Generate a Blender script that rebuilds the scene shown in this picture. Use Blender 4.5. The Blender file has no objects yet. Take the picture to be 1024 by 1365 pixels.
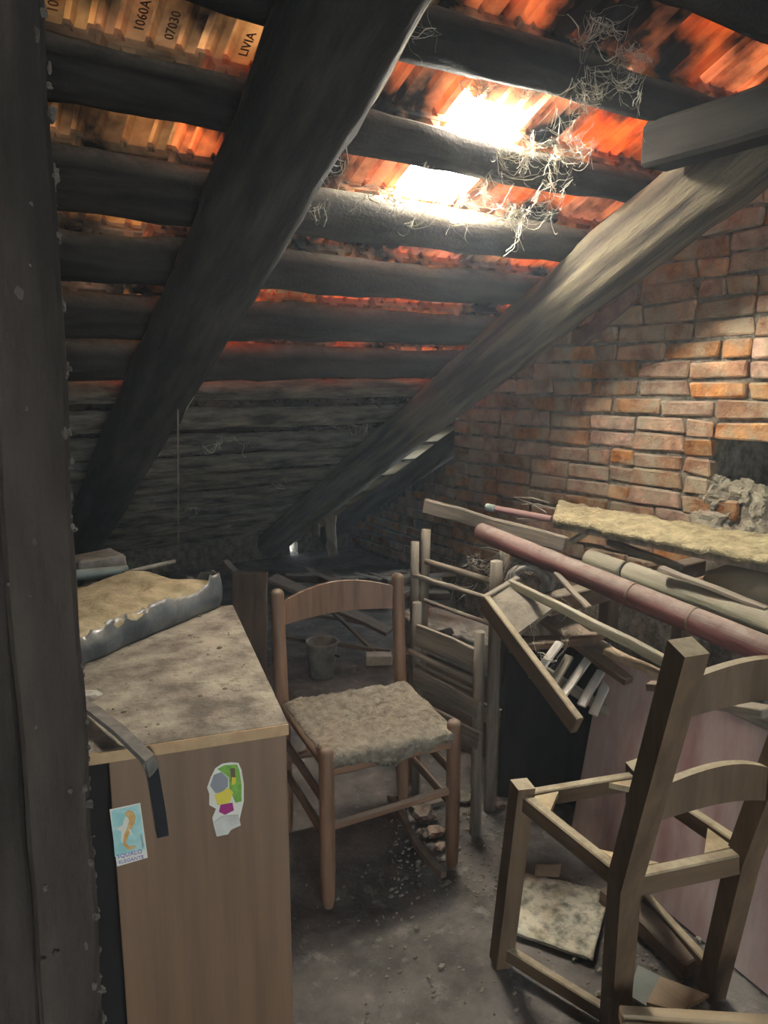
import bpy, bmesh, math, random
from mathutils import Vector, Matrix, noise
V = Vector
random.seed(7)
S = bpy.context.scene
COL = S.collection

# ------------------------------------------------------------------ camera, sky, sun, exposure
F = 986.0; YAW = math.radians(32.3); PITCH = math.radians(10.2); EYE = 1.40; SLOPE = .507
cam = bpy.data.cameras.new('camera'); cam.sensor_fit = 'VERTICAL'; cam.sensor_height = 36
cam.lens = F * 36 / 1365; cam.clip_start = .03
co = bpy.data.objects.new('camera', cam); COL.objects.link(co)
co.location = (0, 0, EYE); co.rotation_euler = (math.pi / 2 - PITCH, 0, -YAW)
S.camera = co
w = bpy.data.worlds.new('sky'); S.world = w; w.use_nodes = True
w.node_tree.nodes['Background'].inputs[0].default_value = (.80, .90, 1, 1)
w.node_tree.nodes['Background'].inputs[1].default_value = 5.0
sun = bpy.data.lights.new('sun', 'SUN'); sun.energy = 9; sun.color = (1, .93, .8); sun.angle = .02
so = bpy.data.objects.new('sun', sun); COL.objects.link(so)
so.rotation_euler = V((.34, -.58, -.74)).to_track_quat('-Z', 'Y').to_euler()
GLASS_POWER = 95
dl = bpy.data.lights.new('fill_lamp', 'AREA'); dl.shape = 'RECTANGLE'; dl.size = .85; dl.size_y = 1.9  # added fill lamp behind the camera, set in a made-up opening
dl.energy = 1.5; dl.color = (1, .95, .86)
do = bpy.data.objects.new('fill_lamp', dl); COL.objects.link(do)
do.location = (-.15, -2.42, 1.0); do.rotation_euler = (math.pi / 2, 0, 0)
S.view_settings.view_transform = 'Standard'; S.view_settings.look = 'None'
S.view_settings.gamma = 1; S.view_settings.use_curve_mapping = False
S.view_settings.exposure = 1.5

# ------------------------------------------------------------------ sight lines measured from the photograph
def ray(u, v):
    x = (u - 512) / F; q = (v - 682.5) / F
    dy = math.cos(PITCH) - q * math.sin(PITCH); dz = -math.sin(PITCH) - q * math.cos(PITCH)
    return V((math.sin(YAW) * dy + math.cos(YAW) * x, math.cos(YAW) * dy - math.sin(YAW) * x, dz))
O = V((0, 0, EYE))
def P(u, v, t): return O + ray(u, v) * t
def flo(u, v, z=0.): d = ray(u, v); return O + d * ((z - EYE) / d.z)
def atx(u, v, X): d = ray(u, v); return O + d * (X / d.x)
def aty(u, v, Y): d = ray(u, v); return O + d * (Y / d.y)
def atroof(u, v, R=1.6): d = ray(u, v); return O + d * (R / (d.z + SLOPE * d.y))
def atplane(u, v, p, n):
    d = ray(u, v); return O + d * ((p - O).dot(n) / d.dot(n))
def roofz(Y, R=1.6): return EYE + R - SLOPE * Y

# ------------------------------------------------------------------ materials
def mat(name, c1, c2, scale=(8, 8, 8), rough=.85, dust=0., dustc=(.30, .27, .21), bump=.25, rnd=0., contrast=(.35, .65),
        trans=0., emit=None, spec=.3, metal=0., dlo=.15, dhi=.8, soot=0., smear=None, fine=0.):
    m = bpy.data.materials.new(name); m.use_nodes = True
    nt = m.node_tree; N = nt.nodes; L = nt.links
    b = N['Principled BSDF']; out = N['Material Output']
    tc = N.new('ShaderNodeTexCoord'); mp = N.new('ShaderNodeMapping'); mp.inputs['Scale'].default_value = scale
    oi = N.new('ShaderNodeObjectInfo')
    L.new(tc.outputs['Object'], mp.inputs['Vector'])
    off = N.new('ShaderNodeVectorMath'); off.operation = 'ADD'
    sc = N.new('ShaderNodeVectorMath'); sc.operation = 'SCALE'; sc.inputs['Scale'].default_value = 37.0
    cx = N.new('ShaderNodeCombineXYZ')
    for i in range(3): L.new(oi.outputs['Random'], cx.inputs[i])
    L.new(cx.outputs[0], sc.inputs[0]); L.new(sc.outputs[0], off.inputs[1]); L.new(mp.outputs[0], off.inputs[0])
    n1 = N.new('ShaderNodeTexNoise'); n1.inputs['Scale'].default_value = 1; n1.inputs['Detail'].default_value = 7
    n1.inputs['Roughness'].default_value = .62
    L.new(off.outputs[0], n1.inputs['Vector'])
    mr = N.new('ShaderNodeMapRange'); mr.inputs[1].default_value = contrast[0]; mr.inputs[2].default_value = contrast[1]
    L.new(n1.outputs['Fac'], mr.inputs[0])
    mx = N.new('ShaderNodeMix'); mx.data_type = 'RGBA'
    mx.inputs[6].default_value = (*c1, 1); mx.inputs[7].default_value = (*c2, 1)
    L.new(mr.outputs[0], mx.inputs[0]); col = mx.outputs[2]
    if rnd:
        hs = N.new('ShaderNodeHueSaturation')
        m2 = N.new('ShaderNodeMapRange'); m2.inputs[3].default_value = 1 - rnd; m2.inputs[4].default_value = 1 + rnd
        L.new(oi.outputs['Random'], m2.inputs[0]); L.new(m2.outputs[0], hs.inputs['Value']); L.new(col, hs.inputs['Color'])
        m3 = N.new('ShaderNodeMath'); m3.operation = 'MULTIPLY'; m3.inputs[1].default_value = 7.31
        m4 = N.new('ShaderNodeMath'); m4.operation = 'FRACT'
        L.new(oi.outputs['Random'], m3.inputs[0]); L.new(m3.outputs[0], m4.inputs[0])
        m5 = N.new('ShaderNodeMapRange'); m5.inputs[3].default_value = 1 - rnd * .9; m5.inputs[4].default_value = 1 + rnd * .4
        L.new(m4.outputs[0], m5.inputs[0]); L.new(m5.outputs[0], hs.inputs['Saturation'])
        col = hs.outputs[0]
    geo = N.new('ShaderNodeNewGeometry')
    if soot:
        ns = N.new('ShaderNodeTexNoise'); ns.inputs['Scale'].default_value = 6; ns.inputs['Detail'].default_value = 5
        L.new(geo.outputs['Position'], ns.inputs['Vector'])
        ms = N.new('ShaderNodeMapRange'); ms.inputs[1].default_value = .5 - .28 * soot; ms.inputs[2].default_value = .62
        ms.inputs[3].default_value = 1; ms.inputs[4].default_value = 0
        L.new(ns.outputs['Fac'], ms.inputs[0])
        xs = N.new('ShaderNodeMix'); xs.data_type = 'RGBA'; xs.inputs[7].default_value = (.012, .010, .009, 1)
        mi = N.new('ShaderNodeMath'); mi.operation = 'SUBTRACT'; mi.inputs[0].default_value = 1
        L.new(ms.outputs[0], mi.inputs[1])
        L.new(mi.outputs[0], xs.inputs[0]); L.new(col, xs.inputs[6]); col = xs.outputs[2]
    if smear:
        nq = N.new('ShaderNodeTexNoise'); nq.inputs['Scale'].default_value = smear[1]; nq.inputs['Detail'].default_value = 8; nq.inputs['Roughness'].default_value = .7
        L.new(geo.outputs['Position'], nq.inputs['Vector'])
        mq = N.new('ShaderNodeMapRange'); mq.inputs[1].default_value = smear[2]; mq.inputs[2].default_value = smear[3]; mq.inputs[4].default_value = smear[4]
        L.new(nq.outputs['Fac'], mq.inputs[0])
        xq = N.new('ShaderNodeMix'); xq.data_type = 'RGBA'; xq.inputs[7].default_value = (*smear[0], 1)
        L.new(mq.outputs[0], xq.inputs[0]); L.new(col, xq.inputs[6]); col = xq.outputs[2]
    if dust:
        sp = N.new('ShaderNodeSeparateXYZ'); L.new(geo.outputs['Normal'], sp.inputs[0])
        md = N.new('ShaderNodeMapRange'); md.inputs[1].default_value = dlo; md.inputs[2].default_value = dhi
        md.inputs[4].default_value = dust; L.new(sp.outputs['Z'], md.inputs[0])
        n2 = N.new('ShaderNodeTexNoise'); n2.inputs['Scale'].default_value = 22; n2.inputs['Detail'].default_value = 6
        n2.inputs['Roughness'].default_value = .7
        L.new(geo.outputs['Position'], n2.inputs['Vector'])
        mm = N.new('ShaderNodeMapRange'); mm.inputs[1].default_value = .33; mm.inputs[2].default_value = .6
        mm.inputs[3].default_value = .45; L.new(n2.outputs['Fac'], mm.inputs[0])
        mu = N.new('ShaderNodeMath'); mu.operation = 'MULTIPLY'; L.new(md.outputs[0], mu.inputs[0]); L.new(mm.outputs[0], mu.inputs[1])
        x2 = N.new('ShaderNodeMix'); x2.data_type = 'RGBA'; x2.inputs[7].default_value = (*dustc, 1)
        L.new(mu.outputs[0], x2.inputs[0]); L.new(col, x2.inputs[6]); col = x2.outputs[2]
    L.new(col, b.inputs['Base Color'])
    b.inputs['Roughness'].default_value = rough; b.inputs['Specular IOR Level'].default_value = spec
    b.inputs['Metallic'].default_value = metal
    if bump:
        bp = N.new('ShaderNodeBump'); bp.inputs['Strength'].default_value = bump; bp.inputs['Distance'].default_value = .02
        L.new(n1.outputs['Fac'], bp.inputs['Height']); nrm_ = bp.outputs[0]
        if fine:
            nf = N.new('ShaderNodeTexNoise'); nf.inputs['Scale'].default_value = 90; nf.inputs['Detail'].default_value = 4
            L.new(geo.outputs['Position'], nf.inputs['Vector'])
            b2 = N.new('ShaderNodeBump'); b2.inputs['Strength'].default_value = fine; b2.inputs['Distance'].default_value = .006
            L.new(nf.outputs['Fac'], b2.inputs['Height']); L.new(nrm_, b2.inputs['Normal']); nrm_ = b2.outputs[0]
        L.new(nrm_, b.inputs['Normal'])
    if trans:
        tr = N.new('ShaderNodeBsdfTranslucent'); ms2 = N.new('ShaderNodeMixShader'); ms2.inputs[0].default_value = trans
        L.new(col, tr.inputs[0]); L.new(b.outputs[0], ms2.inputs[1]); L.new(tr.outputs[0], ms2.inputs[2])
        L.new(ms2.outputs[0], out.inputs['Surface'])
    if emit:
        b.inputs['Emission Color'].default_value = (*emit[0], 1); b.inputs['Emission Strength'].default_value = emit[1]
    return m

M = {}
M['soot'] = mat('sooty_wood', (.009, .008, .007), (.046, .039, .030), (16, 16, 2.6), dust=.6, spec=.08, fine=.5, contrast=(.42, .72), dustc=(.22, .195, .15), bump=.5, rnd=.3)
M['rafter'] = mat('old_rafter', (.035, .028, .021), (.20, .165, .105), (20, 20, 1.8), dust=.6, dustc=(.28, .24, .16), bump=1.0, fine=.5, contrast=(.4, .7))
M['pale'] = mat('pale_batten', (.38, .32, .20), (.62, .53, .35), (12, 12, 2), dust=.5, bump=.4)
M['tile'] = mat('terracotta', (.60, .20, .06), (.76, .36, .15), (9, 9, 9), trans=.40, rnd=.25, bump=.2, soot=.16)  # clay made translucent: its sun glow stands in for light leaking at joints
M['tilepale'] = mat('pale_clay_tile', (.58, .32, .16), (.78, .56, .32), (9, 9, 9), trans=.34, rnd=.25, bump=.2, soot=.6)  # translucent too, with a paler, weaker stand-in glow
M['tiledim'] = mat('dim_sooty_tile', (.05, .035, .025), (.12, .075, .05), (9, 9, 9), rnd=.25, bump=.2, soot=.6)  # soot made heavy and glow dropped to keep the lower gaps dark
M['batlit'] = mat('lit_dusty_batten', (.025, .021, .016), (.27, .23, .165), (26, 26, 5), spec=.1, fine=.5, bump=.6, rnd=.25, dust=.6, contrast=(.38, .68))  # lighter than the upper battens: dust plus skylight put into the colour
M['brick'] = mat('old_brick', (.25, .105, .045), (.52, .27, .12), (12, 12, 12), dust=.5, bump=.8, rnd=.35, fine=.6, smear=((.38, .33, .22), 6.5, .44, .62, .85), dustc=(.40, .36, .27), contrast=(.38, .62))
M['mortar'] = mat('mortar', (.10, .085, .065), (.30, .265, .20), (22, 22, 22), bump=.9, dust=.4, fine=.6)
M['rubble'] = mat('plaster_rubble', (.16, .14, .10), (.40, .36, .26), (20, 20, 20), bump=.8, dust=.5)
M['floor'] = mat('dirty_floor', (.075, .068, .06), (.19, .175, .155), (7, 7, 7), bump=.5, contrast=(.36, .64), fine=.5, smear=((.33, .31, .27), 16, .56, .72, .7))
M['wood'] = mat('varnished_chair_wood', (.16, .085, .045), (.27, .15, .085), (30, 30, 3), rough=.5, dust=.55, bump=.06, spec=.4)
M['wood2'] = mat('dusty_brown_chair_wood', (.085, .052, .028), (.155, .098, .052), (26, 26, 3), rough=.65, dust=.95, bump=.12, dlo=.40, dustc=(.46, .40, .27))
M['cutend'] = mat('pale_cut_end', (.42, .34, .20), (.58, .48, .30), (40, 40, 40), bump=.1)
M['grey'] = mat('weathered_grey_wood', (.13, .105, .08), (.30, .25, .185), (30, 30, 2.5), dust=.6, bump=.4)
M['straw'] = mat('dusty_rush', (.17, .14, .095), (.48, .42, .31), (44, 44, 44), fine=.8, bump=1.2, contrast=(.3, .7), dust=.35, dustc=(.40, .36, .28))
M['veneer'] = mat('brown_veneer', (.165, .095, .052), (.225, .135, .075), (26, 26, 1.2), rough=.45, bump=.02, spec=.4)
M['edge'] = mat('light_edge_strip', (.42, .26, .12), (.52, .34, .17), (30, 3, 30), rough=.5, bump=.03)
M['cabtop'] = mat('dusty_cabinet_top', (.15, .125, .10), (.45, .395, .30), (11, 11, 11), bump=.5, contrast=(.36, .64), fine=.6, smear=((.13, .10, .075), 30, .56, .68, .7))
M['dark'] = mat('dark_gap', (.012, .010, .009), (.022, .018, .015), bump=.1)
M['post'] = mat('foreground_post', (.024, .019, .015), (.075, .058, .045), (20, 20, 3), spec=.15, fine=.5, bump=.5, dust=.4, contrast=(.35, .75))
M['dusttuft'] = mat('dust_tufts', (.07, .058, .045), (.14, .12, .095), (40, 40, 40), bump=.8)
M['shadewood'] = mat('shade_dark_wood', (.006, .0055, .005), (.022, .019, .016), (18, 18, 2), bump=.5, dust=.25, dustc=(.1, .09, .07), spec=.05)  # near-black tone standing for missing light, not for burnt wood
M['web'] = mat('dusty_cobweb', (.42, .38, .28), (.62, .58, .46), (20, 20, 20), bump=0, trans=.3)
M['red'] = mat('faded_red_paint', (.10, .032, .028), (.21, .082, .07), (24, 24, 3), dust=.85, bump=.3, dustc=(.33, .28, .23), contrast=(.4, .62))
M['redpanel'] = mat('dusty_red_panel', (.38, .215, .19), (.56, .45, .40), (9, 9, 2.2), dust=.6, bump=.15)
M['greypole'] = mat('grey_green_pole', (.24, .225, .155), (.40, .37, .26), (24, 24, 3), dust=.7, bump=.3)
M['pink'] = mat('pink_plastic', (.30, .15, .14), (.40, .23, .21), dust=.4, bump=.1)
M['teal'] = mat('grey_green_plastic', (.22, .30, .28), (.33, .40, .37), dust=.5, bump=.1, rough=.5)
M['boarddust'] = mat('board_under_yellow_dust', (.26, .215, .12), (.60, .52, .30), (30, 30, 30), bump=1.2, fine=.8, contrast=(.3, .7))
M['tan'] = mat('tan_sack', (.34, .25, .15), (.50, .39, .25), (7, 7, 7), bump=.35, dust=.4)
M['fibre'] = mat('yellowed_fibre', (.30, .235, .13), (.60, .50, .30), (16, 16, 16), bump=.7, contrast=(.3, .7))
M['plastic'] = mat('blue_grey_plastic_film', (.045, .058, .066), (.19, .21, .22), (7, 7, 7), rough=.33, bump=.35, dust=.6, spec=.6, contrast=(.4, .65))
M['rubber'] = mat('black_rubber', (.010, .011, .013), (.022, .024, .028), rough=.3, bump=.03, spec=.5)
M['rubberdust'] = mat('dusty_rubber', (.14, .125, .11), (.28, .255, .22), (24, 24, 24), bump=.2)
M['white'] = mat('dirty_white', (.50, .47, .40), (.70, .67, .58), (14, 14, 14), dust=.3, bump=.2)
M['paper'] = mat('stained_paper', (.20, .20, .15), (.66, .64, .50), (26, 26, 26), bump=.3, contrast=(.36, .56), smear=((.45, .36, .16), 14, .5, .7, .6))
M['cloth'] = mat('grey_cloth', (.14, .13, .115), (.32, .30, .265), (12, 12, 12), bump=.6, dust=.5)
M['plank'] = mat('light_planed_plank', (.38, .28, .16), (.58, .46, .29), (22, 1.6, 22), bump=.2, dust=.35)
M['brown'] = mat('brown_board', (.11, .068, .042), (.21, .135, .088), (18, 18, 3), bump=.3, dust=.6)
M['dbrick'] = mat('dirty_brick', (.10, .052, .035), (.20, .11, .075), (16, 16, 16), bump=.6, dust=.6, rnd=.3)
M['tin'] = mat('old_tin', (.20, .185, .15), (.36, .34, .28), (20, 20, 20), rough=.55, bump=.2, dust=.4)
M['s_teal'] = mat('print_teal', (.30, .58, .53), (.48, .72, .66), (40, 40, 40), bump=0)
M['s_orange'] = mat('print_orange', (.62, .30, .07), (.76, .50, .20), (60, 60, 60), bump=0)
M['s_cream'] = mat('print_cream', (.72, .68, .55), (.80, .78, .66), bump=0)
M['s_purple'] = mat('print_purple', (.20, .13, .42), (.26, .18, .50), bump=0)
M['s_green'] = mat('print_green', (.16, .36, .05), (.26, .48, .09), (120, 120, 120), bump=0)
M['s_yellow'] = mat('print_yellow', (.72, .56, .05), (.78, .64, .10), bump=0)
M['s_pink'] = mat('print_magenta', (.33, .03, .16), (.40, .05, .20), bump=0)
M['s_grey'] = mat('print_grey', (.25, .25, .26), (.33, .33, .34), bump=0)
M['stamp'] = mat('stamp_shadow', (.05, .022, .010), (.09, .04, .02), bump=0)
M['glass'] = mat('glass_tile', (.8, .8, .75), (.85, .85, .8), bump=0, emit=((1, .95, .84), GLASS_POWER))

# ------------------------------------------------------------------ building helpers
def smooth(me, on=True):
    me.polygons.foreach_set('use_smooth', [on] * len(me.polygons)); return me
def finish(bm, name, m, sm=False):
    bmesh.ops.recalc_face_normals(bm, faces=bm.faces)
    me = bpy.data.meshes.new(name); bm.to_mesh(me); bm.free()
    me.materials.append(m)
    if sm: smooth(me)
    return me
def link(name, me, parent=None, mw=None, kind=None):
    o = bpy.data.objects.new(name, me); COL.objects.link(o)
    if mw is None: mw = Matrix()
    if parent is not None:
        o.parent = parent
        inv = Matrix()
        q = parent
        while q is not None: inv = inv @ q.matrix_basis.inverted() if q is parent else inv @ q.matrix_basis.inverted(); q = q.parent
        o.matrix_basis = inv @ mw
    else: o.matrix_basis = mw
    if kind: o['kind'] = kind
    return o
def thing(name, label, cat, loc, group=None, kind=None):
    o = bpy.data.objects.new(name, None); COL.objects.link(o); o.location = loc; o.empty_display_size = .05
    o.matrix_basis = Matrix.Translation(V(loc))
    o['label'] = label; o['category'] = cat
    if group: o['group'] = group
    if kind: o['kind'] = kind
    return o
def tag(o, label, cat, group=None, kind=None):
    o['label'] = label; o['category'] = cat
    if group: o['group'] = group
    if kind: o['kind'] = kind
    return o
def frame(p, q, up=V((0, 0, 1))):
    z = (q - p).normalized()
    if abs(z.dot(up)) > .97: up = V((0, 1, 0)) if abs(z.y) < .9 else V((1, 0, 0))
    x = up.cross(z).normalized(); y = z.cross(x)
    m = Matrix((x, y, z)).transposed().to_4x4(); m.translation = p
    return m, (q - p).length
def nz(v, s, seed=0.): return noise.noise(V((v.x * s + seed, v.y * s - seed * .7, v.z * s + seed * 1.3)))
def logmesh(L, r0, r1, m, wob=.08, n=12, rings=None, seed=0., bend=0., cap=True, flat=0.):
    rings = rings or max(4, int(L / .12)); bm = bmesh.new(); rows = []
    for i in range(rings + 1):
        f = i / rings; z = f * L; r = r0 + (r1 - r0) * f
        ox = bend * math.sin(f * math.pi) + wob * r * 1.2 * noise.noise(V((seed, z * 1.3, 0)))
        oy = wob * r * 1.2 * noise.noise(V((seed + 9, z * 1.3, 4)))
        row = []
        for k in range(n):
            a = 2 * math.pi * k / n
            c, s = math.cos(a), math.sin(a)
            rr = r * (1 + wob * noise.noise(V((c * 1.6 + seed, s * 1.6, z * 5))) + wob * .6 * noise.noise(V((c * 4, s * 4 + seed, z * 12))))
            row.append(bm.verts.new((ox + c * rr, oy + s * rr * (1 - flat), z)))
        rows.append(row)
    for i in range(rings):
        for k in range(n):
            bm.faces.new((rows[i][k], rows[i][(k + 1) % n], rows[i + 1][(k + 1) % n], rows[i + 1][k]))
    if cap:
        bm.faces.new(rows[0]); bm.faces.new(rows[-1])
    me = finish(bm, 'log', m, True)
    for p in me.polygons:
        if len(p.vertices) > 4: p.use_smooth = False
    return me
def log(name, p, q, r0, r1, m, parent=None, up=V((0, 0, 1)), **kw):
    mw, L = frame(p, q, up); return link(name, logmesh(L, r0, r1, m, **kw), parent, mw)
def lathe(prof, m, n=16):
    bm = bmesh.new(); rows = []
    for r, z in prof: rows.append([bm.verts.new((r * math.cos(2 * math.pi * k / n), r * math.sin(2 * math.pi * k / n), z)) for k in range(n)])
    for i in range(len(rows) - 1):
        for k in range(n): bm.faces.new((rows[i][k], rows[i][(k + 1) % n], rows[i + 1][(k + 1) % n], rows[i + 1][k]))
    bm.faces.new(rows[0]); bm.faces.new(rows[-1])
    return finish(bm, 'turned', m, True)
def boxmesh(sx, sy, sz, m, bev=.003, jit=0., base=True, segs=1, seed=0., seg=1):
    """box centred in x and y, from z=0 up (base) with worn edges; segs cuts along z"""
    bm = bmesh.new(); bmesh.ops.create_cube(bm, size=1)
    for v in bm.verts: v.co = V((v.co.x * sx, v.co.y * sy, (v.co.z + (.5 if base else 0)) * sz))
    if segs > 1:
        ed = [e for e in bm.edges if abs((e.verts[0].co - e.verts[1].co).z) > sz * .5]
        bmesh.ops.subdivide_edges(bm, edges=ed, cuts=segs - 1, use_grid_fill=True)
    if bev:
        ed = [e for e in bm.edges if e.calc_face_angle(0) > .5]
        bmesh.ops.bevel(bm, geom=ed, offset=bev, segments=seg, affect='EDGES')
    if jit:
        for v in bm.verts:
            v.co += V((nz(v.co, 9, seed), nz(v.co, 9, seed + 20), nz(v.co, 9, seed + 40))) * jit
    return finish(bm, 'block', m)
def bar(name, p, q, wx, wy, m, parent=None, up=V((0, 0, 1)), bev=.003, jit=0., segs=1, seed=0.):
    """rectangular bar from p to q; wx across, wy along the up hint"""
    mw, L = frame(p, q, up)
    return link(name, boxmesh(wx, wy, L, m, bev, jit, True, segs, seed), parent, mw)
def sweep(pts, wid, hei, m, across=V((1, 0, 0)), bev=0.):
    """rectangular section swept along a world-space path; across = width direction"""
    bm = bmesh.new(); rows = []
    n = len(pts)
    for i, p in enumerate(pts):
        t = (pts[min(i + 1, n - 1)] - pts[max(i - 1, 0)]).normalized()
        a = (across - t * across.dot(t)).normalized(); b = t.cross(a)
        ww = wid[i] if isinstance(wid, list) else wid; hh = hei[i] if isinstance(hei, list) else hei
        rows.append([bm.verts.new(p + a * ww / 2 * s1 + b * hh / 2 * s2) for s1, s2 in ((-1, -1), (1, -1), (1, 1), (-1, 1))])
    for i in range(n - 1):
        for k in range(4): bm.faces.new((rows[i][k], rows[i][(k + 1) % 4], rows[i + 1][(k + 1) % 4], rows[i + 1][k]))
    bm.faces.new(rows[0]); bm.faces.new(rows[-1])
    if bev:
        ed = [e for e in bm.edges if e.calc_face_angle(0) > .8]
        bmesh.ops.bevel(bm, geom=ed, offset=bev, segments=2, affect='EDGES')
    return finish(bm, 'sweep', m)
def tube(bm, pts, r, n=3):
    rows = []
    for i, p in enumerate(pts):
        t = (pts[min(i + 1, len(pts) - 1)] - pts[max(i - 1, 0)])
        if t.length < 1e-6: t = V((0, 0, 1))
        t.normalize(); a = t.cross(V((.31, .52, .79))).normalized(); b = t.cross(a)
        rr = r[i] if isinstance(r, list) else r
        rows.append([bm.verts.new(p + (a * math.cos(k * 2 * math.pi / n) + b * math.sin(k * 2 * math.pi / n)) * rr) for k in range(n)])
    for i in range(len(rows) - 1):
        for k in range(n): bm.faces.new((rows[i][k], rows[i][(k + 1) % n], rows[i + 1][(k + 1) % n], rows[i + 1][k]))
    bm.faces.new(rows[0]); bm.faces.new(list(reversed(rows[-1])))
def slat(p, q, h, arch, thick, bow, m, bowdir, taper=0., n=16):
    """curved chair-back slat between two posts: arched upward, bowed backward"""
    bm = bmesh.new(); rows = []
    for i in range(n + 1):
        f = i / n; c = p.lerp(q, f); s = math.sin(math.pi * f)
        c = c + bowdir * bow * s
        top = h / 2 * (1 - taper * (1 - s)) + arch * s; bot = -h / 2 * (1 - taper * (1 - s)) + arch * .75 * s
        d = bowdir * thick / 2
        rows.append([bm.verts.new(c + V((0, 0, bot)) - d), bm.verts.new(c + V((0, 0, bot)) + d),
                     bm.verts.new(c + V((0, 0, top)) + d), bm.verts.new(c + V((0, 0, top)) - d)])
    for i in range(n):
        for k in range(4): bm.faces.new((rows[i][k], rows[i][(k + 1) % 4], rows[i + 1][(k + 1) % 4], rows[i + 1][k]))
    bm.faces.new(rows[0]); bm.faces.new(rows[-1])
    return finish(bm, 'slat', m)
def rock(r, m, seed, sq=(1, 1, .7), sub=2, amp=.35):
    bm = bmesh.new(); bmesh.ops.create_icosphere(bm, subdivisions=sub, radius=1)
    for v in bm.verts:
        d = v.co.normalized(); k = 1 + amp * noise.noise(d * 1.7 + V((seed, seed, 0))) + amp * .5 * noise.noise(d * 4 + V((seed, 0, 3)))
        v.co = V((d.x * sq[0], d.y * sq[1], d.z * sq[2])) * k * r
    return finish(bm, 'rock', m)
def poly(pts, m, thick=V((0, 0, .002)), bev=0):
    """flat outline given a real thickness"""
    bm = bmesh.new(); a = [bm.verts.new(p) for p in pts]; b = [bm.verts.new(p + thick) for p in pts]
    bm.faces.new(a); bm.faces.new(b); n = len(pts)
    for i in range(n): bm.faces.new((a[i], a[(i + 1) % n], b[(i + 1) % n], b[i]))
    return finish(bm, 'poly', m)
def sheet(fn, nu, nv, m, thick, sm=True):
    """closed sheet from fn(u,v) -> Vector, thickened downward"""
    bm = bmesh.new(); T = [[bm.verts.new(fn(i / nu, j / nv)) for j in range(nv + 1)] for i in range(nu + 1)]
    B = [[bm.verts.new(T[i][j].co + (thick(i / nu, j / nv) if callable(thick) else thick)) for j in range(nv + 1)] for i in range(nu + 1)]
    for i in range(nu):
        for j in range(nv):
            bm.faces.new((T[i][j], T[i + 1][j], T[i + 1][j + 1], T[i][j + 1]))
            bm.faces.new((B[i][j], B[i][j + 1], B[i + 1][j + 1], B[i + 1][j]))
    rim = [(i, 0) for i in range(nu)] + [(nu, j) for j in range(nv)] + [(i, nv) for i in range(nu, 0, -1)] + [(0, j) for j in range(nv, 0, -1)]
    for k in range(len(rim)):
        i, j = rim[k]; i2, j2 = rim[(k + 1) % len(rim)]
        bm.faces.new((T[i][j], T[i2][j2], B[i2][j2], B[i][j]))
    return finish(bm, 'sheet', m, sm)
def text_mesh(body, size, m, ext=.0006):
    c = bpy.data.curves.new('lettering', 'FONT'); c.body = body; c.size = size; c.extrude = ext; c.resolution_u = 2
    c.align_x = 'CENTER'; c.align_y = 'CENTER'
    o = bpy.data.objects.new('lettering_source', c); COL.objects.link(o)
    me = bpy.data.meshes.new_from_object(o.evaluated_get(bpy.context.evaluated_depsgraph_get()))
    bpy.data.objects.remove(o); me.materials.clear(); me.materials.append(m); return me
def boxes(name, lst, m, parent=None, kind='structure'):
    bm = bmesh.new()
    for (x0, x1, y0, y1, z0, z1) in lst:
        g = bmesh.ops.create_cube(bm, size=1)['verts']
        for v in g: v.co = V(((x0 + x1) / 2 + v.co.x * (x1 - x0), (y0 + y1) / 2 + v.co.y * (y1 - y0), (z0 + z1) / 2 + v.co.z * (z1 - z0)))
    return link(name, finish(bm, name, m), parent, kind=kind)

# ------------------------------------------------------------------ the setting
X0, X1, Y0, Y1 = -1.3, 3.5, -2.5, 5.35
WX = 2.45          # face of the brick pier
WX2 = 3.05         # brick wall beyond the pier
PY = 3.17          # far edge of the pier
def floor_mesh():
    bm = bmesh.new(); nx, ny = 90, 140; g = []
    for i in range(nx + 1):
        for j in range(ny + 1):
            x = X0 + (X1 - X0) * i / nx; y = Y0 + (Y1 + .2 - Y0) * j / ny
            d = noise.noise(V((x * 3, y * 3, 0))) * .006 + noise.noise(V((x * 11, y * 11, 2))) * .004 - .008
            pass
            g.append(bm.verts.new((x, y, d)))
    for i in range(nx):
        for j in range(ny):
            k = i * (ny + 1) + j; bm.faces.new((g[k], g[k + ny + 1], g[k + ny + 2], g[k + 1]))
    return finish(bm, 'floor', M['floor'], True)
floor = link('floor', floor_mesh(), kind='structure')

hole = (1.0, 1.66, .985, 1.225)  # y0,y1,z0,z1 of the broken opening
wall_r = boxes('wall_right', [(WX + .016, WX2 + .5, Y0, hole[0], -.05, 3.9), (WX + .016, WX2 + .5, hole[1], PY - .02, -.05, 2.7),
                              (WX + .016, WX2 + .5, hole[0], hole[1], -.05, hole[2]), (WX + .016, WX2 + .5, hole[0], hole[1], hole[3], 2.7),
                              (WX + .3, WX2 + .5, hole[0], hole[1], hole[2], hole[3])], M['mortar'])
wall_r2 = boxes('wall_right_recess', [(WX2 + .016, WX2 + .5, PY - .02, PY + .08, -.05, 1.5), (WX2 + .016, WX2 + .5, PY + .74, Y1 + .1, -.05, 1.5), (WX2 + .016, WX2 + .5, PY + .08, PY + .74, -.05, .36), (WX2 + .016, WX2 + .5, PY + .08, PY + .74, 1.0, 1.5)], M['mortar'])  # hidden gap added behind the pier to throw daylight on the battens
wall_l = boxes('wall_left', [(X0 - .2, X0, Y0, Y1 + .1, -.05, 4.4)], M['mortar'])
hx = aty(392, 735, Y1)
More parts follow.
